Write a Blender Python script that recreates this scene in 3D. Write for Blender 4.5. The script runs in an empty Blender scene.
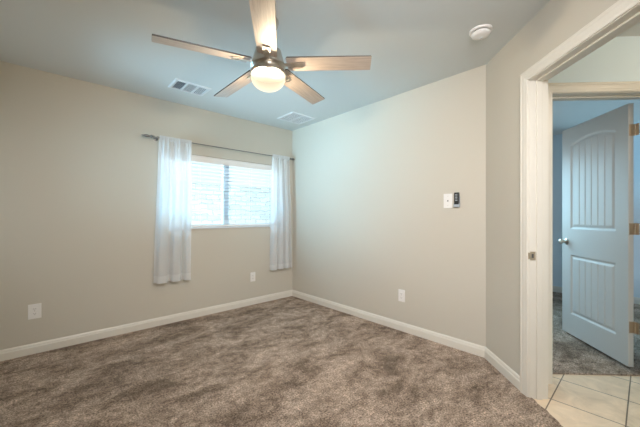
import bpy, bmesh, math, random
from mathutils import Vector, Matrix
random.seed(7)
S = bpy.context.scene
COL = S.collection
PI = math.pi
Q = math.sqrt(0.5)

# ---------------------------------------------------------------- measures
CAM_H = 1.176
XR = 2.704      # right wall
YW = 3.551      # window wall
Y1 = 0.906      # where the right wall meets the angled wall
H = 2.438
XL, YB = -0.57, -0.24   # walls behind the camera
FX = 5.85       # far wall of the other bedroom

# ---------------------------------------------------------------- camera
cam = bpy.data.cameras.new('camera')
cam.sensor_width = 36.0
cam.lens = 300.2 / 640 * 36.0
cam.shift_y = 2.66 / 640
cam.clip_start = 0.02
cam_o = bpy.data.objects.new('camera', cam)
cam_o.location = (0, 0, CAM_H)
cam_o.rotation_euler = (PI / 2, 0, math.radians(47.448 - 90))
COL.objects.link(cam_o)
S.camera = cam_o

# ---------------------------------------------------------------- world
W = bpy.data.worlds.new('sky'); S.world = W
W.use_nodes = True
bg = W.node_tree.nodes['Background']
bg.inputs[0].default_value = (0.86, 0.94, 1.0, 1)
bg.inputs[1].default_value = 0.75


def light(name, kind, loc, energy, color, size=0.1, size_y=None, aim=None):
    l = bpy.data.lights.new(name, kind)
    l.energy = energy; l.color = color
    if kind == 'AREA':
        l.size = size
        if size_y:
            l.shape = 'RECTANGLE'; l.size_y = size_y
    else:
        l.shadow_soft_size = size
    o = bpy.data.objects.new(name, l)
    o.location = loc
    if aim is not None:
        o.rotation_euler = (Vector(aim) - Vector(loc)).to_track_quat('-Z', 'Y').to_euler()
    COL.objects.link(o)
    return o


# skylight falling on the bedroom window from outside
light('window_daylight', 'AREA', (1.7, YW + 1.5, 2.9), 330, (0.85, 0.93, 1.0), 2.2, 1.4, (1.7, YW, 1.3))
light('ground_daylight', 'AREA', (1.7, YW + 1.15, 0.10), 420, (0.34, 0.74, 1.0), 2.3, 1.2, (1.7, YW, 1.7))
# added soft fill light, unseen, in the corner behind the camera
l = light('fill_light', 'AREA', (0.55, -0.10, 2.0), 21, (0.98, 0.96, 0.97), 0.8, 0.6, (2.4, 2.0, 0.7))
l.data.spread = math.radians(120)
# added cool fill for the corner and ceiling, behind an unseen left-wall opening
l = light('side_fill_light', 'AREA', (XL - 0.25, 2.75, 1.25), 7.0, (0.38, 0.75, 1.0), 0.8, 0.9, (XR, 2.80, 2.10))
l.data.spread = math.radians(56)
# hallway ceiling lamp
light('hall_lamp', 'POINT', (2.66, -0.90, 2.15), 7.4, (1.0, 0.76, 0.52), 0.10)
# daylight in the other bedroom, from its own window on the unseen side
l = light('other_room_daylight', 'AREA', (4.25, 1.55, 1.45), 4.0, (0.36, 0.74, 0.95), 1.1, 0.9, (3.9, 0, 0.5))
l.data.spread = math.radians(105)

S.view_settings.view_transform = 'Standard'
S.view_settings.look = 'None'
S.view_settings.gamma = 1.0
S.view_settings.use_curve_mapping = False
S.view_settings.exposure = 0.93


# ---------------------------------------------------------------- materials
def mat(name, color, rough=0.5, metal=0.0, bump=None, spec=None):
    """bump = (scale, strength, distance)"""
    m = bpy.data.materials.new(name); m.use_nodes = True
    nt = m.node_tree; b = nt.nodes['Principled BSDF']
    b.inputs['Base Color'].default_value = (*color, 1)
    b.inputs['Roughness'].default_value = rough
    b.inputs['Metallic'].default_value = metal
    if spec is not None:
        b.inputs['Specular IOR Level'].default_value = spec
    if bump:
        tc = nt.nodes.new('ShaderNodeTexCoord')
        n = nt.nodes.new('ShaderNodeTexNoise'); n.inputs['Scale'].default_value = bump[0]
        n.inputs['Detail'].default_value = 3
        bp = nt.nodes.new('ShaderNodeBump'); bp.inputs['Strength'].default_value = bump[1]
        bp.inputs['Distance'].default_value = bump[2]
        nt.links.new(tc.outputs['Object'], n.inputs['Vector'])
        nt.links.new(n.outputs['Fac'], bp.inputs['Height'])
        nt.links.new(bp.outputs['Normal'], b.inputs['Normal'])
    return m


def N(nt, t, **kw):
    n = nt.nodes.new(t)
    for k, v in kw.items():
        if k in n.inputs:
            n.inputs[k].default_value = v
        else:
            setattr(n, k, v)
    return n


def ramp(nt, stops):
    r = nt.nodes.new('ShaderNodeValToRGB')
    e = r.color_ramp.elements
    while len(e) < len(stops):
        e.new(0.5)
    for i, (p, c) in enumerate(stops):
        e[i].position = p; e[i].color = (*c, 1)
    return r


M = {}
M['wall'] = mat('beige_wall_paint', (0.575, 0.538, 0.460), 0.75, bump=(130, 0.10, 0.004))
M['ceiling'] = mat('ceiling_paint', (0.63, 0.65, 0.63), 0.85, bump=(90, 0.12, 0.005))
M['trim'] = mat('white_trim_paint', (0.74, 0.705, 0.63), 0.35)
M['door'] = mat('white_door_paint', (0.70, 0.70, 0.68), 0.38)
M['plastic'] = mat('white_plastic', (0.82, 0.80, 0.77), 0.35)
M['vent'] = mat('white_enamel', (0.72, 0.735, 0.745), 0.4)
M['dark'] = mat('duct_dark', (0.22, 0.25, 0.28), 0.9)
M['slot'] = mat('slot_dark', (0.09, 0.085, 0.08), 0.7)
M['nickel'] = mat('brushed_nickel', (0.62, 0.58, 0.52), 0.32, 1.0)
M['pewter'] = mat('dark_pewter', (0.26, 0.25, 0.24), 0.38, 0.9)
M['brass'] = mat('aged_brass', (0.58, 0.48, 0.36), 0.42, 0.8)
M['black'] = mat('black_plastic', (0.015, 0.015, 0.014), 0.35)
M['grey'] = mat('grey_plastic', (0.42, 0.47, 0.52), 0.4)
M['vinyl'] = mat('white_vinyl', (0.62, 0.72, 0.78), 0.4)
M['sill'] = mat('white_sill_paint', (0.74, 0.76, 0.78), 0.4)
M['roomwall'] = mat('other_room_cool_cast', (0.68, 0.78, 0.85), 0.8)  # beige walls with the cool daylight cast put into their colour
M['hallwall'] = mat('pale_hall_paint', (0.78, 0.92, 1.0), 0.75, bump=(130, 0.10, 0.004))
M['bead'] = mat('dark_blade_edge', (0.10, 0.085, 0.07), 0.5)


def carpet_material():
    m = bpy.data.materials.new('brown_carpet'); m.use_nodes = True
    nt = m.node_tree; b = nt.nodes['Principled BSDF']; L = nt.links.new
    b.inputs['Roughness'].default_value = 1.0
    b.inputs['Specular IOR Level'].default_value = 0.05
    tc = N(nt, 'ShaderNodeTexCoord')
    mp = N(nt, 'ShaderNodeMapping'); mp.inputs['Rotation'].default_value = (0, 0, 0.5)
    mp.inputs['Scale'].default_value = (1.0, 1.7, 1.0)
    L(tc.outputs['Object'], mp.inputs['Vector'])
    n1 = N(nt, 'ShaderNodeTexNoise', Scale=2.5, Detail=9.0, Roughness=0.72, Distortion=0.5)
    L(mp.outputs[0], n1.inputs['Vector'])
    n2 = N(nt, 'ShaderNodeTexNoise', Scale=19.0, Detail=5.0, Roughness=0.7)
    L(tc.outputs['Object'], n2.inputs['Vector'])
    n3 = N(nt, 'ShaderNodeTexNoise', Scale=95.0, Detail=4.0, Roughness=0.85)
    L(tc.outputs['Object'], n3.inputs['Vector'])
    r1 = ramp(nt, [(0.38, (0.215, 0.165, 0.128)), (0.47, (0.335, 0.258, 0.202)), (0.53, (0.42, 0.33, 0.262)), (0.64, (0.53, 0.42, 0.34))])
    L(n1.outputs['Fac'], r1.inputs[0])
    r2 = ramp(nt, [(0.36, (0.72, 0.70, 0.70)), (0.5, (1.0, 1.0, 1.0)), (0.62, (1.25, 1.25, 1.25))])
    L(n2.outputs['Fac'], r2.inputs[0])
    r3 = ramp(nt, [(0.38, (0.35, 0.34, 0.33)), (0.62, (1.75, 1.75, 1.75))])
    L(n3.outputs['Fac'], r3.inputs[0])
    m1 = N(nt, 'ShaderNodeMix', data_type='RGBA', blend_type='MULTIPLY'); m1.inputs[0].default_value = 1
    L(r1.outputs[0], m1.inputs[6]); L(r2.outputs[0], m1.inputs[7])
    m2 = N(nt, 'ShaderNodeMix', data_type='RGBA', blend_type='MULTIPLY'); m2.inputs[0].default_value = 1
    L(m1.outputs[2], m2.inputs[6]); L(r3.outputs[0], m2.inputs[7])
    L(m2.outputs[2], b.inputs['Base Color'])
    bp = N(nt, 'ShaderNodeBump'); bp.inputs['Strength'].default_value = 0.9; bp.inputs['Distance'].default_value = 0.012
    L(n3.outputs['Fac'], bp.inputs['Height'])
    bp2 = N(nt, 'ShaderNodeBump'); bp2.inputs['Strength'].default_value = 0.5; bp2.inputs['Distance'].default_value = 0.03
    L(n2.outputs['Fac'], bp2.inputs['Height']); L(bp.outputs[0], bp2.inputs['Normal'])
    L(bp2.outputs[0], b.inputs['Normal'])
    return m


M['carpet'] = carpet_material()


def tile_material():
    m = bpy.data.materials.new('beige_floor_tile'); m.use_nodes = True
    nt = m.node_tree; b = nt.nodes['Principled BSDF']; L = nt.links.new
    b.inputs['Roughness'].default_value = 0.4
    tc = N(nt, 'ShaderNodeTexCoord')
    mp = N(nt, 'ShaderNodeMapping')
    mp.inputs['Location'].default_value = (-(2.42 % 0.34), -(0.421 % 0.34), 0)
    L(tc.outputs['Object'], mp.inputs['Vector'])
    br = N(nt, 'ShaderNodeTexBrick', offset=0.0, squash=1.0)
    br.inputs['Scale'].default_value = 1.0
    br.inputs['Brick Width'].default_value = 0.34
    br.inputs['Row Height'].default_value = 0.34
    br.inputs['Mortar Size'].default_value = 0.0035
    br.inputs['Mortar Smooth'].default_value = 0.1
    br.inputs['Color1'].default_value = (0.86, 0.70, 0.52, 1)
    br.inputs['Color2'].default_value = (0.88, 0.74, 0.57, 1)
    br.inputs['Mortar'].default_value = (0.22, 0.17, 0.12, 1)
    L(mp.outputs[0], br.inputs['Vector'])
    n = N(nt, 'ShaderNodeTexNoise', Scale=6.0, Detail=6.0, Roughness=0.65, Distortion=1.0)
    L(tc.outputs['Object'], n.inputs['Vector'])
    r = ramp(nt, [(0.3, (0.78, 0.75, 0.70)), (0.7, (1.08, 1.06, 1.04))])
    L(n.outputs['Fac'], r.inputs[0])
    mx = N(nt, 'ShaderNodeMix', data_type='RGBA', blend_type='MULTIPLY'); mx.inputs[0].default_value = 1
    L(br.outputs['Color'], mx.inputs[6]); L(r.outputs[0], mx.inputs[7])
    L(mx.outputs[2], b.inputs['Base Color'])
    bp = N(nt, 'ShaderNodeBump'); bp.inputs['Strength'].default_value = 0.5; bp.inputs['Distance'].default_value = 0.003
    bp.invert = True
    L(br.outputs['Fac'], bp.inputs['Height']); L(bp.outputs[0], b.inputs['Normal'])
    return m


M['tile'] = tile_material()


def blade_material():
    m = bpy.data.materials.new('washed_oak_blade'); m.use_nodes = True
    nt = m.node_tree; b = nt.nodes['Principled BSDF']; L = nt.links.new
    b.inputs['Roughness'].default_value = 0.45
    tc = N(nt, 'ShaderNodeTexCoord')
    mp = N(nt, 'ShaderNodeMapping'); mp.inputs['Scale'].default_value = (3.0, 55.0, 3.0)
    L(tc.outputs['Object'], mp.inputs['Vector'])
    n = N(nt, 'ShaderNodeTexNoise', Scale=2.0, Detail=6.0, Roughness=0.7, Distortion=0.4)
    L(mp.outputs[0], n.inputs['Vector'])
    r = ramp(nt, [(0.30, (0.36, 0.295, 0.245)), (0.55, (0.49, 0.415, 0.355)), (0.75, (0.58, 0.51, 0.44))])
    L(n.outputs['Fac'], r.inputs[0]); L(r.outputs[0], b.inputs['Base Color'])
    return m


M['blade'] = blade_material()


def glow_material():
    """frosted glass of the lit lamp: lets most of the bulbs' light through, glows softly itself"""
    m = bpy.data.materials.new('lit_frosted_glass'); m.use_nodes = True
    nt = m.node_tree; nt.nodes.remove(nt.nodes['Principled BSDF']); L = nt.links.new
    out = nt.nodes['Material Output']
    tr = N(nt, 'ShaderNodeBsdfTransparent'); tr.inputs[0].default_value = (1.0, 0.95, 0.86, 1)
    em = N(nt, 'ShaderNodeEmission'); em.inputs[0].default_value = (1.0, 0.80, 0.56, 1); em.inputs[1].default_value = 1.0
    lw = N(nt, 'ShaderNodeLayerWeight'); lw.inputs[0].default_value = 0.3
    mr = N(nt, 'ShaderNodeMapRange'); mr.inputs['To Min'].default_value = 0.55; mr.inputs['To Max'].default_value = 1.3
    L(lw.outputs['Facing'], mr.inputs['Value']); L(mr.outputs[0], em.inputs[1])
    a = N(nt, 'ShaderNodeMixShader'); a.inputs[0].default_value = 0.5
    L(tr.outputs[0], a.inputs[1]); L(em.outputs[0], a.inputs[2]); L(a.outputs[0], out.inputs[0])
    return m


M['glow'] = glow_material()


def sheer_material(name, transp, color=(0.88, 0.90, 0.92)):
    m = bpy.data.materials.new(name); m.use_nodes = True
    nt = m.node_tree; nt.nodes.remove(nt.nodes['Principled BSDF']); L = nt.links.new
    out = nt.nodes['Material Output']
    d = N(nt, 'ShaderNodeBsdfDiffuse'); d.inputs[0].default_value = (*color, 1)
    t = N(nt, 'ShaderNodeBsdfTranslucent'); t.inputs[0].default_value = (*color, 1)
    tr = N(nt, 'ShaderNodeBsdfTransparent')
    a = N(nt, 'ShaderNodeMixShader'); a.inputs[0].default_value = 0.45
    c = N(nt, 'ShaderNodeMixShader')
    # fine weave: threads catch more at grazing angles, so a steep fold looks denser
    lw = N(nt, 'ShaderNodeLayerWeight'); lw.inputs[0].default_value = 0.35
    mr = N(nt, 'ShaderNodeMapRange')
    mr.inputs['To Min'].default_value = transp; mr.inputs['To Max'].default_value = transp * 0.25
    L(lw.outputs['Facing'], mr.inputs['Value']); L(mr.outputs[0], c.inputs[0])
    L(d.outputs[0], a.inputs[1]); L(t.outputs[0], a.inputs[2])
    L(a.outputs[0], c.inputs[1]); L(tr.outputs[0], c.inputs[2]); L(c.outputs[0], out.inputs[0])
    return m


M['sheer'] = sheer_material('white_sheer_cloth', 0.20, (0.84, 0.85, 0.86))
M['hem'] = sheer_material('white_doubled_cloth', 0.08, (0.84, 0.85, 0.86))


def slat_material():
    m = bpy.data.materials.new('white_blind_slat'); m.use_nodes = True
    nt = m.node_tree; nt.nodes.remove(nt.nodes['Principled BSDF']); L = nt.links.new
    out = nt.nodes['Material Output']
    d = N(nt, 'ShaderNodeBsdfDiffuse'); d.inputs[0].default_value = (0.60, 0.66, 0.70, 1)
    t = N(nt, 'ShaderNodeBsdfTranslucent'); t.inputs[0].default_value = (0.80, 0.88, 0.94, 1)
    a = N(nt, 'ShaderNodeMixShader'); a.inputs[0].default_value = 0.15
    L(d.outputs[0], a.inputs[1]); L(t.outputs[0], a.inputs[2]); L(a.outputs[0], out.inputs[0])
    return m


M['slat'] = slat_material()


def glass_material():
    m = bpy.data.materials.new('window_glass'); m.use_nodes = True
    nt = m.node_tree; nt.nodes.remove(nt.nodes['Principled BSDF']); L = nt.links.new
    out = nt.nodes['Material Output']
    g = N(nt, 'ShaderNodeBsdfGlossy'); g.inputs['Roughness'].default_value = 0.02
    tr = N(nt, 'ShaderNodeBsdfTransparent'); tr.inputs[0].default_value = (0.93, 0.97, 0.98, 1)
    fr = N(nt, 'ShaderNodeFresnel'); fr.inputs[0].default_value = 1.45
    a = N(nt, 'ShaderNodeMixShader')
    L(fr.outputs[0], a.inputs[0]); L(tr.outputs[0], a.inputs[1]); L(g.outputs[0], a.inputs[2]); L(a.outputs[0], out.inputs[0])
    return m


M['glass'] = glass_material()


def stone_material():
    m = bpy.data.materials.new('pale_stone_masonry'); m.use_nodes = True
    nt = m.node_tree; b = nt.nodes['Principled BSDF']; L = nt.links.new
    b.inputs['Roughness'].default_value = 0.9
    tc = N(nt, 'ShaderNodeTexCoord')
    sx = N(nt, 'ShaderNodeSeparateXYZ'); cx = N(nt, 'ShaderNodeCombineXYZ')
    L(tc.outputs['Object'], sx.inputs[0]); L(sx.outputs['X'], cx.inputs['X']); L(sx.outputs['Z'], cx.inputs['Y'])
    n = N(nt, 'ShaderNodeTexNoise', Scale=4.5, Detail=4.0)
    L(cx.outputs[0], n.inputs['Vector'])
    mx = N(nt, 'ShaderNodeMix', data_type='RGBA'); mx.inputs[0].default_value = 0.16
    L(cx.outputs[0], mx.inputs[6]); L(n.outputs['Color'], mx.inputs[7])
    br = N(nt, 'ShaderNodeTexBrick', offset=0.5)
    br.inputs['Scale'].default_value = 1.0
    br.inputs['Brick Width'].default_value = 0.27
    br.inputs['Row Height'].default_value = 0.11
    br.inputs['Mortar Size'].default_value = 0.010
    br.inputs['Color1'].default_value = (0.80, 0.76, 0.70, 1)
    br.inputs['Color2'].default_value = (0.62, 0.60, 0.57, 1)
    br.inputs['Mortar'].default_value = (0.45, 0.42, 0.39, 1)
    L(mx.outputs[2], br.inputs['Vector']); L(br.outputs['Color'], b.inputs['Base Color'])
    return m


M['stone'] = stone_material()


# ---------------------------------------------------------------- mesh helpers
def box(bm, lo, hi):
    r = bmesh.ops.create_cube(bm, size=1.0)
    lo, hi = Vector(lo), Vector(hi); c = (lo + hi) / 2; d = hi - lo
    for v in r['verts']:
        v.co = Vector((v.co.x * d.x, v.co.y * d.y, v.co.z * d.z)) + c
    return r['verts']


def prism(bm, pts, z0, z1):
    """pts: 2D outline, extruded along z"""
    a = [bm.verts.new((x, y, z0)) for x, y in pts]
    b = [bm.verts.new((x, y, z1)) for x, y in pts]
    n = len(pts)
    bm.faces.new(list(reversed(a))); bm.faces.new(b)
    for i in range(n):
        bm.faces.new((a[i], a[(i + 1) % n], b[(i + 1) % n], b[i]))
    return a + b


def lathe(bm, prof, seg=48, cap=True, mtx=None):
    """prof: [(r, z)] top to bottom or bottom to top around Z"""
    rings = []; vs = []
    for r, z in prof:
        if r < 1e-6:
            v = bm.verts.new((0, 0, z)); rings.append([v]); vs.append(v)
        else:
            ring = [bm.verts.new((r * math.cos(2 * PI * k / seg), r * math.sin(2 * PI * k / seg), z)) for k in range(seg)]
            rings.append(ring); vs += ring
    for a, b in zip(rings, rings[1:]):
        for k in range(seg):
            k2 = (k + 1) % seg
            if len(a) == 1 and len(b) == 1:
                continue
            if len(a) == 1:
                bm.faces.new((a[0], b[k2], b[k]))
            elif len(b) == 1:
                bm.faces.new((a[k], a[k2], b[0]))
            else:
                bm.faces.new((a[k], a[k2], b[k2], b[k]))
    if cap:
        for ring in (rings[0], rings[-1]):
            if len(ring) > 1:
                bm.faces.new(ring)
    if mtx is not None:
        bmesh.ops.transform(bm, matrix=mtx, verts=vs)
    return vs


def rod(bm, a, b, r, seg=16):
    a, b = Vector(a), Vector(b); d = b - a
    q = d.to_track_quat('Z', 'Y').to_matrix().to_4x4()
    return lathe(bm, [(r, 0), (r, d.length)], seg, True, Matrix.Translation(a) @ q)


def sweep(bm, prof, A, B, out, up=(0, 0, 1), miterA=0.0, miterB=0.0):
    """Profile [(o, u)] (o = away from the wall, u = up) drawn from A to B.
    miter: how far the end moves along the run per unit of o."""
    A, B = Vector(A), Vector(B); out = Vector(out).normalized(); up = Vector(up)
    d = (B - A).normalized()
    va = [bm.verts.new(A + out * o + up * u + d * (o * miterA)) for o, u in prof]
    vb = [bm.verts.new(B + out * o + up * u - d * (o * miterB)) for o, u in prof]
    n = len(prof)
    for i in range(n):
        bm.faces.new((va[i], va[(i + 1) % n], vb[(i + 1) % n], vb[i]))
    bm.faces.new(list(reversed(va))); bm.faces.new(vb)


def link(name, bm, m, parent=None, smooth=False, bevel=0.0, mtx=None, seg=2):
    if mtx is not None:
        bmesh.ops.transform(bm, matrix=mtx, verts=bm.verts)
    bmesh.ops.recalc_face_normals(bm, faces=bm.faces)
    me = bpy.data.meshes.new(name); bm.to_mesh(me); bm.free()
    mats = m if isinstance(m, (list, tuple)) else [m]
    for x in mats:
        me.materials.append(x)
    if smooth:
        for p in me.polygons:
            p.use_smooth = True
        try:
            me.set_sharp_from_angle(angle=math.radians(38))
        except Exception:
            pass
    o = bpy.data.objects.new(name, me); COL.objects.link(o)
    if parent is not None:
        o.parent = parent
    if bevel:
        b = o.modifiers.new('bevel', 'BEVEL'); b.width = bevel; b.segments = seg; b.limit_method = 'ANGLE'
    return o


def struct(name, bm, m, **kw):
    o = link(name, bm, m, **kw)
    if kw.get('parent') is None:
        o['kind'] = 'structure'
    return o


def empty(name, loc=(0, 0, 0), rz=0.0, kind=None, label=None, cat=None, group=None):
    o = bpy.data.objects.new(name, None); COL.objects.link(o)
    o.location = loc; o.rotation_euler = (0, 0, rz); o.empty_display_size = 0.1
    if kind: o['kind'] = kind
    if label: o['label'] = label
    if cat: o['category'] = cat
    if group: o['group'] = group
    return o


def BM():
    return bmesh.new()


# angled frame: s runs along the angled wall from the corner towards the
# camera, t runs through that wall into the hall
ANG = Matrix(((-Q, Q, 0, XR), (-Q, -Q, 0, Y1), (0, 0, 1, 0), (0, 0, 0, 1)))


def P2(s, t):
    v = ANG @ Vector((s, t, 0)); return (v.x, v.y)


# ---------------------------------------------------------------- shell
T = 0.115
LAB = {}


def lab(o, label, cat=None):
    o['label'] = label
    return o


# window opening
WX0, WX1, WZ0, WZ1 = 0.925, 2.475, 1.045, 1.89
bm = BM()
D = 0.15
box(bm, (XL - D, YW, -0.05), (WX0, YW + D, H))
box(bm, (WX1, YW, -0.05), (XR + T, YW + D, H))
box(bm, (WX0, YW, -0.05), (WX1, YW + D, WZ0))
box(bm, (WX0, YW, WZ1), (WX1, YW + D, H))
lab(struct('wall_back', bm, M['wall']), 'beige painted wall that holds the window')
bm = BM(); box(bm, (XR, Y1, -0.05), (XR + T, YW, H))
lab(struct('wall_right', bm, M['wall']), 'plain beige wall to the right of the window corner')
bm = BM()
NS0, NS1, NZ = 0.550, 1.315, 2.055         # near doorway, s range of the clear opening
box(bm, (0.0, 0, -0.05), (NS0 - 0.02, T, H))
box(bm, (NS0 - 0.02, 0, NZ + 0.02), (NS1 + 0.02, T, H))
box(bm, (NS1 + 0.02, 0, -0.05), (1.62, T, H))
prism(bm, [(0.0, 0), (-0.0476, T), (0.0, T)], -0.05, H)
lab(struct('wall_angled', bm, M['wall'], mtx=ANG), 'short beige wall set at an angle around the near doorway')
x0, y0 = P2(1.62, 0)
bm = BM(); box(bm, (XL - D, YB - D, -0.05), (x0, YB, H)); lab(struct('wall_front', bm, M['wall']), 'beige wall behind the viewer')
bm = BM()
box(bm, (XL - D, YB, -0.05), (XL, 2.4, H)); box(bm, (XL - D, 3.3, -0.05), (XL, YW, H))
box(bm, (XL - D, 2.4, -0.05), (XL, 3.3, 0.85)); box(bm, (XL - D, 2.4, 1.88), (XL, 3.3, H))  # opening added to let the side fill light in
lab(struct('wall_left', bm, M['wall']), 'beige wall to the left of the viewer')

# hall: the far door's wall stands square to the angled wall
FS, FT0, FT1, FZ = 0.355, 0.284, 1.040, 2.045     # hall face, clear opening
FB = 0.215                                         # other room's face
bm = BM()
box(bm, (FB, T, -0.05), (FS, FT0 - 0.02, H))
box(bm, (FB, FT0 - 0.02, FZ + 0.02), (FS, FT1 + 0.02, H))
box(bm, (FB, FT1 + 0.02, -0.05), (FS, 2.3, H))
box(bm, (FB, 2.3, -0.05), (2.3, 2.4, H))
box(bm, (2.2, T, -0.05), (2.3, 2.3, H))
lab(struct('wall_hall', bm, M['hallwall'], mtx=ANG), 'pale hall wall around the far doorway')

# the other bedroom
bm = BM()
box(bm, (FX, -3.2, -0.05), (FX + 0.1, 1.75, H))
lab(struct('wall_far', bm, M['roomwall']), 'wall at the end of the other bedroom with a blue daylight cast in its colour')
bm = BM()
a = P2(FB, T)
box(bm, (XR + T + 0.003, 1.6, -0.05), (3.65, 1.7, H)); box(bm, (4.85, 1.6, -0.05), (FX, 1.7, H))
box(bm, (3.65, 1.6, -0.05), (4.85, 1.7, 0.95)); box(bm, (3.65, 1.6, 1.95), (4.85, 1.7, H))
box(bm, (2.0, -3.3, -0.05), (FX + 0.1, -3.2, H))
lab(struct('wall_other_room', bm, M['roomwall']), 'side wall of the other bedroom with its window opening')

# ceiling and floors
bm = BM(); box(bm, (XL - D, -3.4, H), (FX + 0.1, YW + D, H + 0.1))
lab(struct('ceiling', bm, M['ceiling']), 'flat off-white painted ceiling')
EDGE = 0.018
bm = BM()
c0 = P2(0.0, 0.0); e0 = P2(NS0 - 0.005, 0.0); e1 = P2(NS0 - 0.005, EDGE); e2 = P2(NS1, EDGE); e3 = P2(NS1, 0.0); e4 = P2(1.62, 0.0)
n_e = 24; edge = []
for i in range(n_e + 1):
    s = NS0 + 0.002 + (NS1 - NS0 - 0.004) * i / n_e
    edge.append(P2(s, EDGE + 0.004 * math.sin(i * 2.1) + 0.003 * math.sin(i * 5.3)))
pts = [(XL, YB), (XL, YW), (XR, YW), (XR, Y1), e0] + edge + [e3, e4, (e4[0], YB)]
prism(bm, pts, -0.03, 0.0)
lab(struct('floor', bm, M['carpet']), 'brown cut pile carpet with brushed light and dark patches')
CS = 0.228
bm = BM()
# hall tiles: bounded by the doorway edge, the near wall and the far door's threshold
hp = [P2(NS1 + 0.6, EDGE - 0.012), P2(CS, EDGE - 0.012), P2(CS, 2.4), P2(2.6, 2.4)]
prism(bm, hp, -0.06, -0.031 + 0.022)
lab(struct('floor_hall', bm, M['tile']), 'beige square ceramic tiles of the hall')
bm = BM()
op = [P2(CS - 0.001, T + 0.02), P2(CS - 0.001, 2.3), (FX, P2(CS, 2.3)[1] - 1.2), (FX, 1.6), (XR + T + .01, 1.6), (XR + T + 0.01, Y1 + .05)]
prism(bm, op, -0.03, 0.0)
lab(struct('floor_other_room', bm, M['carpet']), 'brown carpet of the other bedroom beyond the tiles')

# ---------------------------------------------------------------- baseboards
BBP = [(0, 0), (0.0135, 0), (0.0135, 0.058), (0.012, 0.062), (0.0095, 0.066), (0.0095, 0.074), (0.007, 0.080), (0.0035, 0.087), (0, 0.088)]
tn = math.tan(math.radians(22.5))
bm = BM(); sweep(bm, BBP, (XL, YW, 0), (XR, YW, 0), (0, -1, 0), miterB=1.0)
lab(struct('baseboard_back', bm, M['trim']), 'white baseboard below the window wall')
bm = BM(); sweep(bm, BBP, (XR, YW, 0), (XR, Y1, 0), (-1, 0, 0), miterA=1.0, miterB=tn)
lab(struct('baseboard_right', bm, M['trim']), 'white baseboard along the plain wall')
bm = BM(); a = P2(0, 0); b = P2(0.478, 0)
sweep(bm, BBP, (*a, 0), (*b, 0), (-Q, Q, 0), miterA=tn)
lab(struct('baseboard_angled', bm, M['trim']), 'short white baseboard on the angled wall')
bm = BM(); sweep(bm, BBP, (FX, 1.6, 0), (FX, -3.0, 0), (-1, 0, 0))
lab(struct('baseboard_far', bm, M['trim']), 'white baseboard in the other bedroom')


# ---------------------------------------------------------------- door frames
def casing_frame(bm, o0, o1, ztop, width, plane, sign, axis):
    """Moulded casing around three sides; o0/o1 clear opening, axis 's' or 't'."""
    # profile: (distance from the opening edge outward, thickness)
    prof = [(0.004, 0.0), (0.004, 0.008), (0.010, 0.011), (0.020, 0.0115), (0.024, 0.0135), (0.040, 0.0150),
            (0.050, 0.0155), (0.054, 0.0180), (width - 0.006, 0.0185), (width, 0.015), (width, 0.0)]
    def pt(u, z, th):
        p = plane + sign * th
        return Vector((u, p, z)) if axis == 's' else Vector((p, u, z))
    rows = []
    for d, th in prof:
        rows.append([pt(o0 - d, -0.008, th), pt(o0 - d, ztop + d, th), pt(o1 + d, ztop + d, th), pt(o1 + d, -0.008, th)])
    vs = [[bm.verts.new(p) for p in r] for r in rows]
    n = len(vs)
    for i in range(n):
        j = (i + 1) % n
        for k in range(3):
            bm.faces.new((vs[i][k], vs[j][k], vs[j][k + 1], vs[i][k + 1]))
    bm.faces.new([v[0] for v in vs]); bm.faces.new([v[3] for v in vs])


def door_frame(name, label, axis, o0, o1, p0, p1, ztop, stop, label_mat):
    root = empty(name, kind='structure', label=label)
    for k, (pl, sg) in enumerate(((p0, -1), (p1, 1))):
        bm = BM(); casing_frame(bm, o0, o1, ztop, 0.070, pl, sg, axis)
        link('casing', bm, label_mat, root, smooth=False, mtx=ANG)
    bm = BM()
    def bx(u0, u1, q0, q1, z0, z1):
        if axis == 's': box(bm, (u0, q0, z0), (u1, q1, z1))
        else: box(bm, (q0, u0, z0), (q1, u1, z1))
    bx(o0 - 0.019, o0, p0, p1, -0.008, ztop + 0.019); bx(o1, o1 + 0.019, p0, p1, -0.008, ztop + 0.019)
    bx(o0, o1, p0, p1, ztop, ztop + 0.019)
    link('jamb', bm, label_mat, root, mtx=ANG)
    bm = BM()
    q0, q1 = stop
    bx(o0, o0 + 0.011, q0, q1, -0.008, ztop); bx(o1 - 0.011, o1, q0, q1, -0.008, ztop)
    bx(o0 + 0.011, o1 - 0.011, q0, q1, ztop - 0.011, ztop)
    link('door_stop', bm, label_mat, root, mtx=ANG, bevel=0.002)
    return root


near = door_frame('trim_1', 'white moulded door frame around the near doorway with brass strike plate', 's', NS0, NS1, 0.0, T, NZ, (0.042, 0.078), M['trim'])
bm = BM()
zc = 0.918
for lo, hi in (((0.006, zc - 0.028), (0.040, zc - 0.013)), ((0.006, zc + 0.013), (0.040, zc + 0.028)),
               ((0.006, zc - 0.013), (0.015, zc + 0.013)), ((0.029, zc - 0.013), (0.040, zc + 0.013))):
    box(bm, (NS0, lo[0], lo[1]), (NS0 + 0.0016, hi[0], hi[1]))
box(bm, (NS0 - 0.004, -0.004, zc - 0.02), (NS0 + 0.0016, 0.006, zc + 0.02))
o = link('strike_plate', bm, M['brass'], near, mtx=ANG); o['label'] = 'brass strike plate'
bm = BM(); box(bm, (NS0, 0.015, zc - 0.013), (NS0 + 0.0006, 0.029, zc + 0.013))
link('latch_hole', bm, M['slot'], o, mtx=ANG)
far = door_frame('trim_2', 'white moulded door frame around the far doorway', 't', FT0, FT1, FB, FS, FZ, (FB + 0.045, FB + 0.08), M['trim'])

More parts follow.
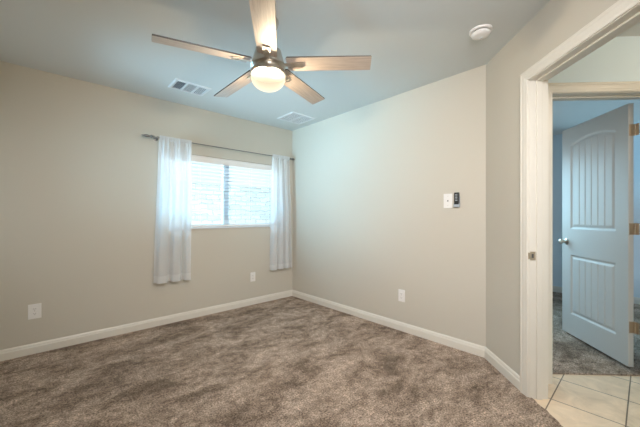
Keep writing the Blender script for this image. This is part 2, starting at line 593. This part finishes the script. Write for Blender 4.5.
# ---------------------------------------------------------------- far door
door = empty('door_1', kind='structure', label='white two panel door with plank grooves standing open in the far doorway')
DS0, DS1 = -0.606, 0.158      # free edge, hinge edge (s)
DT = 0.990                    # visible face (t)
DZ0, DZ1 = 0.022, 2.040
TH = 0.035
PIN = Vector((DS1 + 0.006, DT + TH + 0.006, 0))
SWING = ANG @ Matrix.Translation(PIN) @ Matrix.Rotation(math.radians(-5.4), 4, 'Z') @ Matrix.Translation(-PIN)


def panel_depth(s, z):
    """recess depth of the moulded skin"""
    d = 0.0
    for (a, b, z0, z1, arch) in ((-0.485, 0.043, 1.055, 1.865, 0.050), (-0.485, 0.043, 0.225, 0.800, 0.0)):
        u = (s - a) / (b - a)
        top = z1 + arch * (1 - (2 * u - 1) ** 2) if 0 <= u <= 1 else z1
        e = min(s - a, b - s, z - z0, top - z)
        if e <= 0:
            continue
        if e < 0.012: dd = 0.009 * (e / 0.012)
        elif e < 0.022: dd = 0.009
        elif e < 0.040: dd = 0.009 - 0.006 * (e - 0.022) / 0.018
        else:
            dd = 0.003
            w = (b - a - 0.08) / 6
            k = (s - a - 0.04) / w
            g = abs(k - round(k)) * w
            if 0.3 < k < 5.7 and g < 0.006:
                dd += 0.006 * (1 - g / 0.006)
        d = max(d, dd)
    return d


bm = BM()
ns, nz = 253, 270
for face, sg in ((DT, 1), (DT + TH, -1)):
    grid = []
    for i in range(ns + 1):
        s = DS0 + (DS1 - DS0) * i / ns
        grid.append([bm.verts.new((s, face + sg * panel_depth(s, DZ0 + (DZ1 - DZ0) * j / nz), DZ0 + (DZ1 - DZ0) * j / nz)) for j in range(nz + 1)])
    for i in range(ns):
        for j in range(nz):
            bm.faces.new((grid[i][j], grid[i + 1][j], grid[i + 1][j + 1], grid[i][j + 1]))
    if sg == 1: g0 = grid
    else: g1 = grid
for i in (0, ns):
    bm.faces.new([g0[i][j] for j in range(nz + 1)] + [g1[i][j] for j in range(nz, -1, -1)])
for j in (0, nz):
    bm.faces.new([g0[i][j] for i in range(ns + 1)] + [g1[i][j] for i in range(ns, -1, -1)])
link('door_panel', bm, M['door'], door, mtx=SWING)
bm = BM()
KP = [(0.0, 0), (0.032, 0), (0.032, 0.004), (0.028, 0.008), (0.012, 0.010), (0.011, 0.030), (0.016, 0.034), (0.025, 0.042), (0.027, 0.052), (0.023, 0.061), (0.012, 0.066), (0, 0.067)]
lathe(bm, KP, 32, False, Matrix.Translation((DS0 + 0.065, DT, 0.925)) @ Matrix.Rotation(PI / 2, 4, 'X'))
link('door_knob', bm, M['nickel'], door, smooth=True, mtx=SWING)
bm = BM()
lathe(bm, KP, 32, False, Matrix.Translation((DS0 + 0.065, DT + TH, 0.925)) @ Matrix.Rotation(-PI / 2, 4, 'X'))
link('door_knob', bm, M['nickel'], door, smooth=True, mtx=SWING)
for z in (1.835, 1.078, 0.325):
    bm = BM()
    box(bm, (DS1, DT + 0.004, z - 0.044), (DS1 + 0.0022, DT + TH + 0.002, z + 0.044))
    for k in range(5):
        rod(bm, (DS1 + 0.006, DT + TH + 0.006, z - 0.044 + k * 0.0176), (DS1 + 0.006, DT + TH + 0.006, z - 0.044 + k * 0.0176 + 0.0168), 0.0062, 14)
    box(bm, (DS1 - 0.0, DT + TH + 0.008, z - 0.044), (DS1 + 0.036, DT + TH + 0.0105, z + 0.044))
    for zz in (-0.03, 0.0, 0.03):
        lathe(bm, [(0, 0.0012), (0.0035, 0.0008), (0.004, 0)], 12, False, Matrix.Translation((DS1 + 0.0022, DT + 0.018, z + zz)) @ Matrix.Rotation(PI / 2, 4, 'Y'))
    link('hinge', bm, M['brass'], door, mtx=SWING)

# ---------------------------------------------------------------- window
win = empty('window_1', kind='structure', label='white sliding window behind the blind')
bm = BM()
y0, y1 = YW + 0.085, YW + 0.135
fw = 0.035
box(bm, (WX0, y0, WZ0), (WX0 + fw, y1, WZ1)); box(bm, (WX1 - fw, y0, WZ0), (WX1, y1, WZ1))
box(bm, (WX0 + fw, y0, WZ0), (WX1 - fw, y1, WZ0 + fw)); box(bm, (WX0 + fw, y0, WZ1 - fw), (WX1 - fw, y1, WZ1))
link('window_frame', bm, M['vinyl'], win, bevel=0.003)
bm = BM(); box(bm, (1.675, y0 - 0.004, WZ0 + fw), (1.745, y1, WZ1 - fw)); link('mullion', bm, M['vinyl'], win, bevel=0.003)
for xa, xb in ((WX0 + fw, 1.675), (1.745, WX1 - fw)):
    bm = BM(); box(bm, (xa, YW + 0.108, WZ0 + fw), (xb, YW + 0.112, WZ1 - fw)); link('pane', bm, M['glass'], win)
bm = BM(); box(bm, (WX0 - 0.0, YW - 0.018, WZ0 - 0.018), (WX1 + 0.0, YW + 0.085, WZ0 + 0.0))
link('window_sill', bm, M['sill'], win, bevel=0.004)

# blind
blind = empty('window_blind', (1.70, YW + 0.045, WZ0), label='white horizontal slat blind hanging open inside the window', cat='blind')
def rel(o_, bm):
    bmesh.ops.translate(bm, verts=bm.verts, vec=-Vector(o_.location)); return bm
BX0, BX1 = WX0 + 0.006, WX1 - 0.006
bm = BM()
box(bm, (BX0, YW + 0.020, WZ1 - 0.055), (BX1, YW + 0.075, WZ1 - 0.002)); link('head_rail', rel(blind, bm), M['plastic'], blind, bevel=0.003)
bm = BM()
sweep(bm, [(0, 0), (0.006, 0), (0.009, 0.008), (0.009, 0.060), (0.013, 0.066), (0.013, 0.074), (0, 0.074)], (BX0, YW + 0.018, WZ1 - 0.078), (BX1, YW + 0.018, WZ1 - 0.078), (0, -1, 0))
link('valance', rel(blind, bm), M['plastic'], blind)
bm = BM()
pitch = 0.0435; nsl = 16; tilt = math.radians(-7)
zt = WZ1 - 0.095
for k in range(nsl):
    z = zt - k * pitch
    yc = YW + 0.047; hw = 0.0245
    prof = []
    for j in range(5):
        u = -1 + j / 2
        prof.append((yc + u * hw * math.cos(tilt), z + u * hw * math.sin(tilt) + 0.0018 * (1 - u * u)))
    top = prof; bot = [(y, zz - 0.0028) for y, zz in reversed(prof)]
    pr = top + bot
    va = [bm.verts.new((BX0, y, zz)) for y, zz in pr]; vb = [bm.verts.new((BX1, y, zz)) for y, zz in pr]
    for i in range(len(pr)):
        bm.faces.new((va[i], va[(i + 1) % len(pr)], vb[(i + 1) % len(pr)], vb[i]))
    bm.faces.new(va); bm.faces.new(list(reversed(vb)))
link('slats', rel(blind, bm), M['slat'], blind)
bm = BM(); box(bm, (BX0, YW + 0.024, WZ0 + 0.004), (BX1, YW + 0.072, WZ0 + 0.022)); link('bottom_rail', rel(blind, bm), M['plastic'], blind, bevel=0.003)
for x in (1.06, 1.36, 2.04, 2.34):
    bm = BM()
    for yy in (YW + 0.0215, YW + 0.0735):
        rod(bm, (x, yy, WZ0 + 0.02), (x, yy, WZ1 - 0.06), 0.0011, 6)
    link('ladder_cord', rel(blind, bm), M['plastic'], blind)

# ---------------------------------------------------------------- curtain rod
RY, RZ = YW - 0.080, 2.002
rod_o = empty('curtain_rod', (1.7, YW, RZ), label='thin dark metal curtain rod with finials above the window', cat='curtain rod')
bm = BM(); rod(bm, (0.845, RY, RZ), (2.632, RY, RZ), 0.006, 16)
link('rod', rel(rod_o, bm), M['pewter'], rod_o, smooth=True)
for sg, x in ((-1, 0.845), (1, 2.632)):
    bm = BM()
    k = 1.0 if sg < 0 else 0.42
    FP = [(0, 0), (0.012, 0.0), (0.013, 0.012), (0.009, 0.016), (0.016, 0.024), (0.017, 0.032), (0.009, 0.040),
          (0.006, 0.046), (0.013, 0.056), (0.016, 0.070), (0.014, 0.084), (0.008, 0.100), (0.004, 0.116), (0, 0.122)]
    lathe(bm, [(r, z * k) for r, z in FP], 24, False, Matrix.Translation((x, RY, RZ)) @ Matrix.Rotation(sg * PI / 2, 4, 'Y'))
    link('finial', rel(rod_o, bm), M['pewter'], rod_o, smooth=True)
for x in (0.875, 2.610):
    bm = BM()
    rod(bm, (x, YW, RZ - 0.004), (x, RY, RZ - 0.004), 0.005, 12)
    rod(bm, (x - 0.006, RY, RZ), (x + 0.006, RY, RZ), 0.0115, 20)
    lathe(bm, [(0, 0), (0.022, 0), (0.022, 0.004), (0.012, 0.007), (0, 0.007)], 24, False, Matrix.Translation((x, YW, RZ - 0.004)) @ Matrix.Rotation(PI / 2, 4, 'X'))
    link('bracket', rel(rod_o, bm), M['pewter'], rod_o, smooth=True)


# ---------------------------------------------------------------- curtains
def curtain(xt0, xt1, xb0, xb1, ztop, zbot, hemh, label, seed, folds):
    root = empty('curtain', ((xb0 + xb1) / 2, RY, zbot), label=label, cat='curtain')
    rnd = random.Random(seed)
    ph = [rnd.uniform(0, 6.28) for _ in range(5)]
    nx, nzz = 150, 70
    def P(u, v):   # u across 0..1, v down 0..1
        x = (xt0 + (xt1 - xt0) * u) * (1 - v) + (xb0 + (xb1 - xb0) * u) * v
        z = ztop + (zbot - ztop) * v
        big = math.sin(folds * 2 * PI * u + ph[0] + 0.4 * math.sin(3 * u + ph[1]))
        big = math.copysign(abs(big) ** 0.4, big)
        small = math.sin((folds * 3.3) * 2 * PI * u + ph[2]) * (1 - v) ** 1.2 + 0.5 * math.sin(folds * 5.7 * 2 * PI * u + ph[3]) * (1 - v) ** 2
        amp = 0.006 + 0.032 * min(1, v * 2.2)
        y = RY + amp * big + 0.004 * small
        if v < 0.012:
            y = RY - 0.010 + 0.002 * small
        if abs(z - RZ) < 0.03:      # the pocket passes in front of the rod
            y = min(y, RY - 0.0095)
        x += 0.013 * math.sin(folds * 2 * PI * u + ph[0] + 1.2) * v + 0.002 * math.sin(9 * v + ph[4])
        return Vector((x, y, z))
    def sheet(v0, v1, off=0.0):
        bm = BM(); g = []
        for i in range(nx + 1):
            col = []
            for j in range(nzz + 1):
                p = P(i / nx, v0 + (v1 - v0) * j / nzz); p.y += off
                col.append(bm.verts.new(p))
            g.append(col)
        for i in range(nx):
            for j in range(nzz):
                bm.faces.new((g[i][j], g[i + 1][j], g[i + 1][j + 1], g[i][j + 1]))
        return bm
    vh = 1 - hemh / (ztop - zbot)
    link('curtain_panel', rel(root, sheet(0.0, vh)), M['sheer'], root, smooth=True)
    link('hem', rel(root, sheet(vh, 1.0)), M['hem'], root, smooth=True)
    bm = BM()          # rod pocket, cloth folded over behind the rod
    g = []
    for i in range(nx + 1):
        col = []
        for a in range(7):
            an = PI / 2 + PI * a / 6 * 1.0
            rr = 0.0100 + 0.0016 * math.sin(i * 0.9) * (0.5 + 0.5 * math.sin(i * 0.23))
            x = xt0 + (xt1 - xt0) * i / nx
            col.append(bm.verts.new((x, RY - rr * math.cos(an), RZ + rr * math.sin(an) if a < 6 else RZ - 0.028)))
        g.append(col)
    for i in range(nx):
        for j in range(6):
            bm.faces.new((g[i][j], g[i + 1][j], g[i + 1][j + 1], g[i][j + 1]))
    link('rod_pocket', rel(root, bm), M['hem'], root, smooth=True)
    return root


curtain(0.893, 1.222, 0.838, 1.198, RZ + 0.024, 0.470, 0.075, 'white sheer curtain panel hanging left of the window, away from the room corner', 3, 2.6)
curtain(2.300, 2.588, 2.285, 2.628, RZ + 0.024, 0.440, 0.070, 'white sheer curtain panel hanging beside the room corner', 11, 3.1)

# ---------------------------------------------------------------- neighbour's wall outside
bm = BM(); box(bm, (-3.0, YW + 4.2, -0.3), (9.0, YW + 4.45, 2.05))
o = link('stone_wall', bm, M['stone'])
o['label'] = 'pale stone wall outdoors seen between the blind slats'; o['category'] = 'wall'
bm = BM(); box(bm, (-6.0, YW + 0.15, -0.4), (12.0, YW + 9, -0.3))
struct('ground_outside', bm, mat('pale_gravel', (0.5, 0.47, 0.42), 0.9))['label'] = 'pale ground outside the window'


# ---------------------------------------------------------------- ceiling vents
def vent(x0, x1, y0, y1, ndiv, label, dirs, dens):
    root = empty('ceiling_vent', ((x0 + x1) / 2, (y0 + y1) / 2, H), label=label, cat='vent')
    cx, cy = root.location.x, root.location.y
    hx, hy = (x1 - x0) / 2, (y1 - y0) / 2
    fr = 0.028; th = 0.009
    bm = BM()
    ob = [(-hx, -hy), (hx, -hy), (hx, hy), (-hx, hy)]
    def ring(ix, z): return [bm.verts.new((sx * (hx - ix), sy * (hy - ix), z)) for sx, sy in ((-1, -1), (1, -1), (1, 1), (-1, 1))]
    rr = [ring(0, 0), ring(0.0, -0.003), ring(0.008, -th), ring(fr, -th), ring(fr, 0)]
    for a, b in zip(rr, rr[1:] + rr[:1]):
        for i in range(4):
            bm.faces.new((a[i], a[(i + 1) % 4], b[(i + 1) % 4], b[i]))
    iw = (2 * hx - 2 * fr); bar = 0.016
    pw = (iw - bar * (ndiv - 1)) / ndiv
    for k in range(1, ndiv):
        xx = -hx + fr + k * pw + (k - 1) * bar
        box(bm, (xx, -hy + fr, -th), (xx + bar, hy - fr, -0.001))
    link('frame', bm, M['vent'], root)
    bm = BM(); box(bm, (-hx + fr, -hy + fr, -0.0012), (hx - fr, hy - fr, 0.0)); link('duct_opening', bm, M['dark'], root)
    for k in range(ndiv):
        bm = BM()
        xa = -hx + fr + k * (pw + bar); xb = xa + pw; ya, yb = -hy + fr, hy - fr
        d = dirs[k]
        if d[0] == 'x':      # louvres run along x
            n = int((yb - ya) / dens)
            for i in range(n):
                c = ya + (i + 0.5) * (yb - ya) / n
                w = (yb - ya) / n * d[2]
                dy = w / 2 * math.cos(d[1]); dz = w / 2 * math.sin(d[1])
                zc = -0.0045
                vs = [(xa, c - dy, zc - dz), (xb, c - dy, zc - dz), (xb, c + dy, zc + dz), (xa, c + dy, zc + dz)]
                v = [bm.verts.new(p) for p in vs]; v2 = [bm.verts.new((p[0], p[1], p[2] - 0.0006)) for p in vs]
                bm.faces.new(v); bm.faces.new(list(reversed(v2)))
                for q in range(4): bm.faces.new((v[q], v[(q + 1) % 4], v2[(q + 1) % 4], v2[q]))
        else:
            n = int((xb - xa) / dens)
            for i in range(n):
                c = xa + (i + 0.5) * (xb - xa) / n
                w = (xb - xa) / n * d[2]
                dx = w / 2 * math.cos(d[1]); dz = w / 2 * math.sin(d[1])
                zc = -0.0045
                vs = [(c - dx, ya, zc - dz), (c - dx, yb, zc - dz), (c + dx, yb, zc + dz), (c + dx, ya, zc + dz)]
                v = [bm.verts.new(p) for p in vs]; v2 = [bm.verts.new((p[0], p[1], p[2] - 0.0006)) for p in vs]
                bm.faces.new(v); bm.faces.new(list(reversed(v2)))
                for q in range(4): bm.faces.new((v[q], v[(q + 1) % 4], v2[(q + 1) % 4], v2[q]))
        link('louvres', bm, M['vent'], root)
    return root


vent(0.884, 1.221, 2.915, 3.158, 3, 'white ceiling vent with three louvred sections, the darker one left of the fan lamp',
     [('y', math.radians(38), 0.8), ('x', math.radians(2), 0.5), ('y', math.radians(4), 0.55)], 0.0125)
vent(2.205, 2.576, 2.890, 3.228, 2, 'pale ceiling vent with two louvred sections near the room corner',
     [('x', math.radians(-4), 0.62), ('x', math.radians(-4), 0.62)], 0.0125)

# ---------------------------------------------------------------- smoke detector
sd = empty('smoke_detector', (2.185, 0.765, H), label='round white smoke detector on the ceiling near the angled wall', cat='smoke detector')
bm = BM(); lathe(bm, [(0, 0), (0.071, 0), (0.071, -0.008), (0.068, -0.012), (0.060, -0.013), (0, -0.013)], 48, False)
link('base', bm, M['plastic'], sd, smooth=True)
bm = BM(); lathe(bm, [(0, -0.013), (0.052, -0.013), (0.052, -0.019), (0, -0.019)], 48, False)
link('sensor_gap', bm, M['slot'], sd, smooth=True)
bm = BM(); lathe(bm, [(0, -0.019), (0.058, -0.019), (0.0595, -0.024), (0.055, -0.034), (0.042, -0.041), (0.020, -0.044), (0, -0.0445)], 48, False)
link('cover', bm, M['plastic'], sd, smooth=True)
bm = BM(); lathe(bm, [(0, -0.0435), (0.010, -0.0435), (0.010, -0.047), (0, -0.0475)], 24, False, Matrix.Translation((0.012, 0.0, 0)))
link('test_button', bm, M['vent'], sd, smooth=True)

# ---------------------------------------------------------------- ceiling fan
FC = Vector((1.066, 1.657, 0))
ZB = 2.155
fan = empty('ceiling_fan', (FC.x, FC.y, H), label='brushed nickel ceiling fan with five washed oak blades and a lit glass bowl', cat='ceiling fan')
def fz(z): return z - H
bm = BM(); lathe(bm, [(0, 0), (0.068, 0), (0.069, -0.012), (0.062, -0.036), (0.042, -0.056), (0.022, -0.064), (0, -0.064)], 48, False)
link('canopy', bm, M['nickel'], fan, smooth=True)
bm = BM(); lathe(bm, [(0.0125, -0.060), (0.0125, fz(2.245))], 24); link('downrod', bm, M['nickel'], fan, smooth=True)
bm = BM(); lathe(bm, [(0, fz(2.262)), (0.030, fz(2.262)), (0.034, fz(2.250)), (0.075, fz(2.246)), (0.084, fz(2.240)), (0.090, fz(2.215)), (0.104, fz(2.165)), (0.112, fz(2.150)), (0.112, fz(2.142)), (0.100, fz(2.139)), (0, fz(2.139))], 64, False)
link('motor_housing', bm, M['nickel'], fan, smooth=True)
bm = BM(); lathe(bm, [(0, fz(2.139)), (0.080, fz(2.139)), (0.080, fz(2.122)), (0.096, fz(2.118)), (0.110, fz(2.110)), (0.1135, fz(2.103)), (0.1135, fz(2.090)), (0.109, fz(2.086)), (0, fz(2.085))], 64, False)
link('light_fitter', bm, M['nickel'], fan, smooth=True)
bm = BM()
bp = [(0.107, fz(2.085)), (0.1105, fz(2.078))]
for k in range(1, 15):
    a = k / 14 * PI / 2
    bp.append((0.1105 * math.cos(a) ** 0.85 if k < 14 else 0.0, fz(2.078) - 0.088 * math.sin(a)))
lathe(bm, bp, 64, False)
o = link('glass_bowl', bm, M['glow'], fan, smooth=True); o['label'] = 'glowing frosted glass bowl'

for sx in (-0.045, 0.045):
    light('lamp_bulb', 'POINT', (FC.x + sx, FC.y - sx * 0.4, 2.045), 11, (1.0, 0.84, 0.64), 0.022)

PH = [2.874 + k * 2 * PI / 5 + j for k, j in enumerate((0.042, -0.036, 0.058, -0.051, -0.010))]
TILT = -0.21
BL0, BL1, BW = 0.125, 0.657, 0.120
bm = BM()
outl = [(BL0, -0.052), (BL0 + 0.008, -BW / 2), (BL1 - 0.004, -BW / 2), (BL1, -BW / 2 + 0.004), (BL1, BW / 2 - 0.004),
        (BL1 - 0.004, BW / 2), (BL0 + 0.008, BW / 2), (BL0, 0.052)]
vs = prism(bm, outl, 0.0, 0.0085)
bm.normal_update()
for fc in bm.faces:
    if abs(fc.normal.z) < 0.5:
        fc.material_index = 1
blade_me = bpy.data.meshes.new('blade')
bmesh.ops.recalc_face_normals(bm, faces=bm.faces); bm.to_mesh(blade_me); bm.free()
blade_me.materials.append(M['blade']); blade_me.materials.append(M['bead'])
bm = BM()
# arm under the blade: flat bar, then a shallow raised frame around a slot
prism(bm, [(0.070, -0.016), (0.150, -0.013), (0.150, 0.013), (0.070, 0.016)], -0.006, -0.0005)
for x_0, x_1, y_0, y_1 in ((0.150, 0.158, -0.020, 0.020), (0.222, 0.230, -0.020, 0.020), (0.158, 0.222, -0.020, -0.011), (0.158, 0.222, 0.011, 0.020)):
    box(bm, (x_0, y_0, -0.0085), (x_1, y_1, -0.0002))
box(bm, (0.158, -0.011, -0.0035), (0.222, 0.011, -0.0002))
arm_me = bpy.data.meshes.new('blade_arm')
bmesh.ops.recalc_face_normals(bm, faces=bm.faces); bm.to_mesh(arm_me); bm.free(); arm_me.materials.append(M['nickel'])
for a in PH:
    b = bpy.data.objects.new('blade', blade_me); COL.objects.link(b); b.parent = fan
    b.location = (0, 0, fz(ZB)); b.rotation_euler = (Matrix.Rotation(a, 3, 'Z') @ Matrix.Rotation(math.radians(2.0), 3, 'Y') @ Matrix.Rotation(TILT, 3, 'X')).to_euler()
    r = bpy.data.objects.new('blade_arm', arm_me); COL.objects.link(r); r.parent = b


# ---------------------------------------------------------------- wall fittings
def outlet(loc, rz, label, w=0.074, h=0.122):
    """local frame: x across, -y away from the wall, z up"""
    root = empty('electrical_outlet', loc, rz, label=label, cat='outlet', group='wall outlets')
    bm = BM(); box(bm, (-w / 2, -0.0055, -h / 2), (w / 2, 0, h / 2)); link('wall_plate', bm, M['plastic'], root, bevel=0.002)
    for z in (0.0195, -0.0195):
        bm = BM()
        ptsr = []
        for k in range(32):
            a = 2 * PI * k / 32
            ptsr.append((0.0165 * math.cos(a), max(-0.0125, min(0.0125, 0.0165 * math.sin(a)))))
        va = [bm.verts.new((x, -0.0055, zz + z)) for x, zz in ptsr]; vb = [bm.verts.new((x, -0.0075, zz + z)) for x, zz in ptsr]
        bm.faces.new(vb)
        for k in range(32): bm.faces.new((va[k], va[(k + 1) % 32], vb[(k + 1) % 32], vb[k]))
        r = link('receptacle', bm, M['plastic'], root)
        bm = BM()
        box(bm, (-0.0075, -0.0080, z - 0.001), (-0.0052, -0.0070, z + 0.008)); box(bm, (0.0052, -0.0080, z - 0.001), (0.0075, -0.0070, z + 0.007))
        rod(bm, (0, -0.0070, z - 0.0065), (0, -0.0080, z - 0.0065), 0.0024, 10)
        link('slots', bm, M['slot'], r)
    bm = BM(); lathe(bm, [(0.0032, 0), (0.0030, 0.001), (0, 0.0014)], 12, False, Matrix.Translation((0, -0.0055, 0)) @ Matrix.Rotation(PI / 2, 4, 'X'))
    link('screw', bm, M['nickel'], root)
    return root


outlet((-0.061, YW, 0.360), 0, 'white wall outlet near the baseboard, the one farthest left of the curtains', 0.084, 0.126)
outlet((2.044, YW, 0.368), 0, 'white wall outlet below the window between the two curtains')
outlet((XR, 1.704, 0.360), -PI / 2, 'white wall outlet low on the plain wall below the remote')

wp = empty('cable_wall_plate', (XR, 1.223, 1.315), -PI / 2, label='white rectangular cable plate with a small centre jack beside the black remote', cat='wall plate')
bm = BM(); box(bm, (-0.040, -0.0055, -0.065), (0.040, 0, 0.065)); link('cover_plate', bm, M['plastic'], wp, bevel=0.002)
bm = BM(); rod(bm, (0, -0.005, 0), (0, -0.012, 0), 0.005, 16); rod(bm, (0, -0.005, 0), (0, -0.0068, 0), 0.0075, 6); link('jack', bm, M['pewter'], wp)
for z in (0.042, -0.042):
    bm = BM(); lathe(bm, [(0.0032, 0), (0.0030, 0.001), (0, 0.0014)], 12, False, Matrix.Translation((0, -0.0055, z)) @ Matrix.Rotation(PI / 2, 4, 'X'))
    link('screw', bm, M['nickel'], wp)

rh = empty('remote_holder', (XR, 1.140, 1.320), -PI / 2, label='small grey wall holder behind and below the black remote', cat='remote holder')
bm = BM()
box(bm, (-0.024, -0.003, -0.064), (0.024, 0, 0.030)); box(bm, (-0.024, -0.026, -0.064), (0.024, -0.003, -0.060))
box(bm, (-0.024, -0.026, -0.060), (0.024, -0.0235, -0.040)); box(bm, (-0.024, -0.0235, -0.060), (-0.0215, -0.003, -0.030)); box(bm, (0.0215, -0.0235, -0.060), (0.024, -0.003, -0.030))
link('cradle', bm, M['grey'], rh, bevel=0.001)
rc = empty('remote_control', (XR, 1.140, 1.320), -PI / 2, label='black fan remote control resting in its wall holder', cat='remote control')
bm = BM(); box(bm, (-0.0205, -0.0225, -0.0595), (0.0205, -0.0035, 0.066)); link('remote_body', bm, M['black'], rc, bevel=0.003)
bm = BM()
for k in range(5):
    box(bm, (-0.010, -0.0238, 0.044 - k * 0.013), (0.010, -0.0225, 0.050 - k * 0.013))
link('buttons', bm, M['grey'], rc, bevel=0.0008)
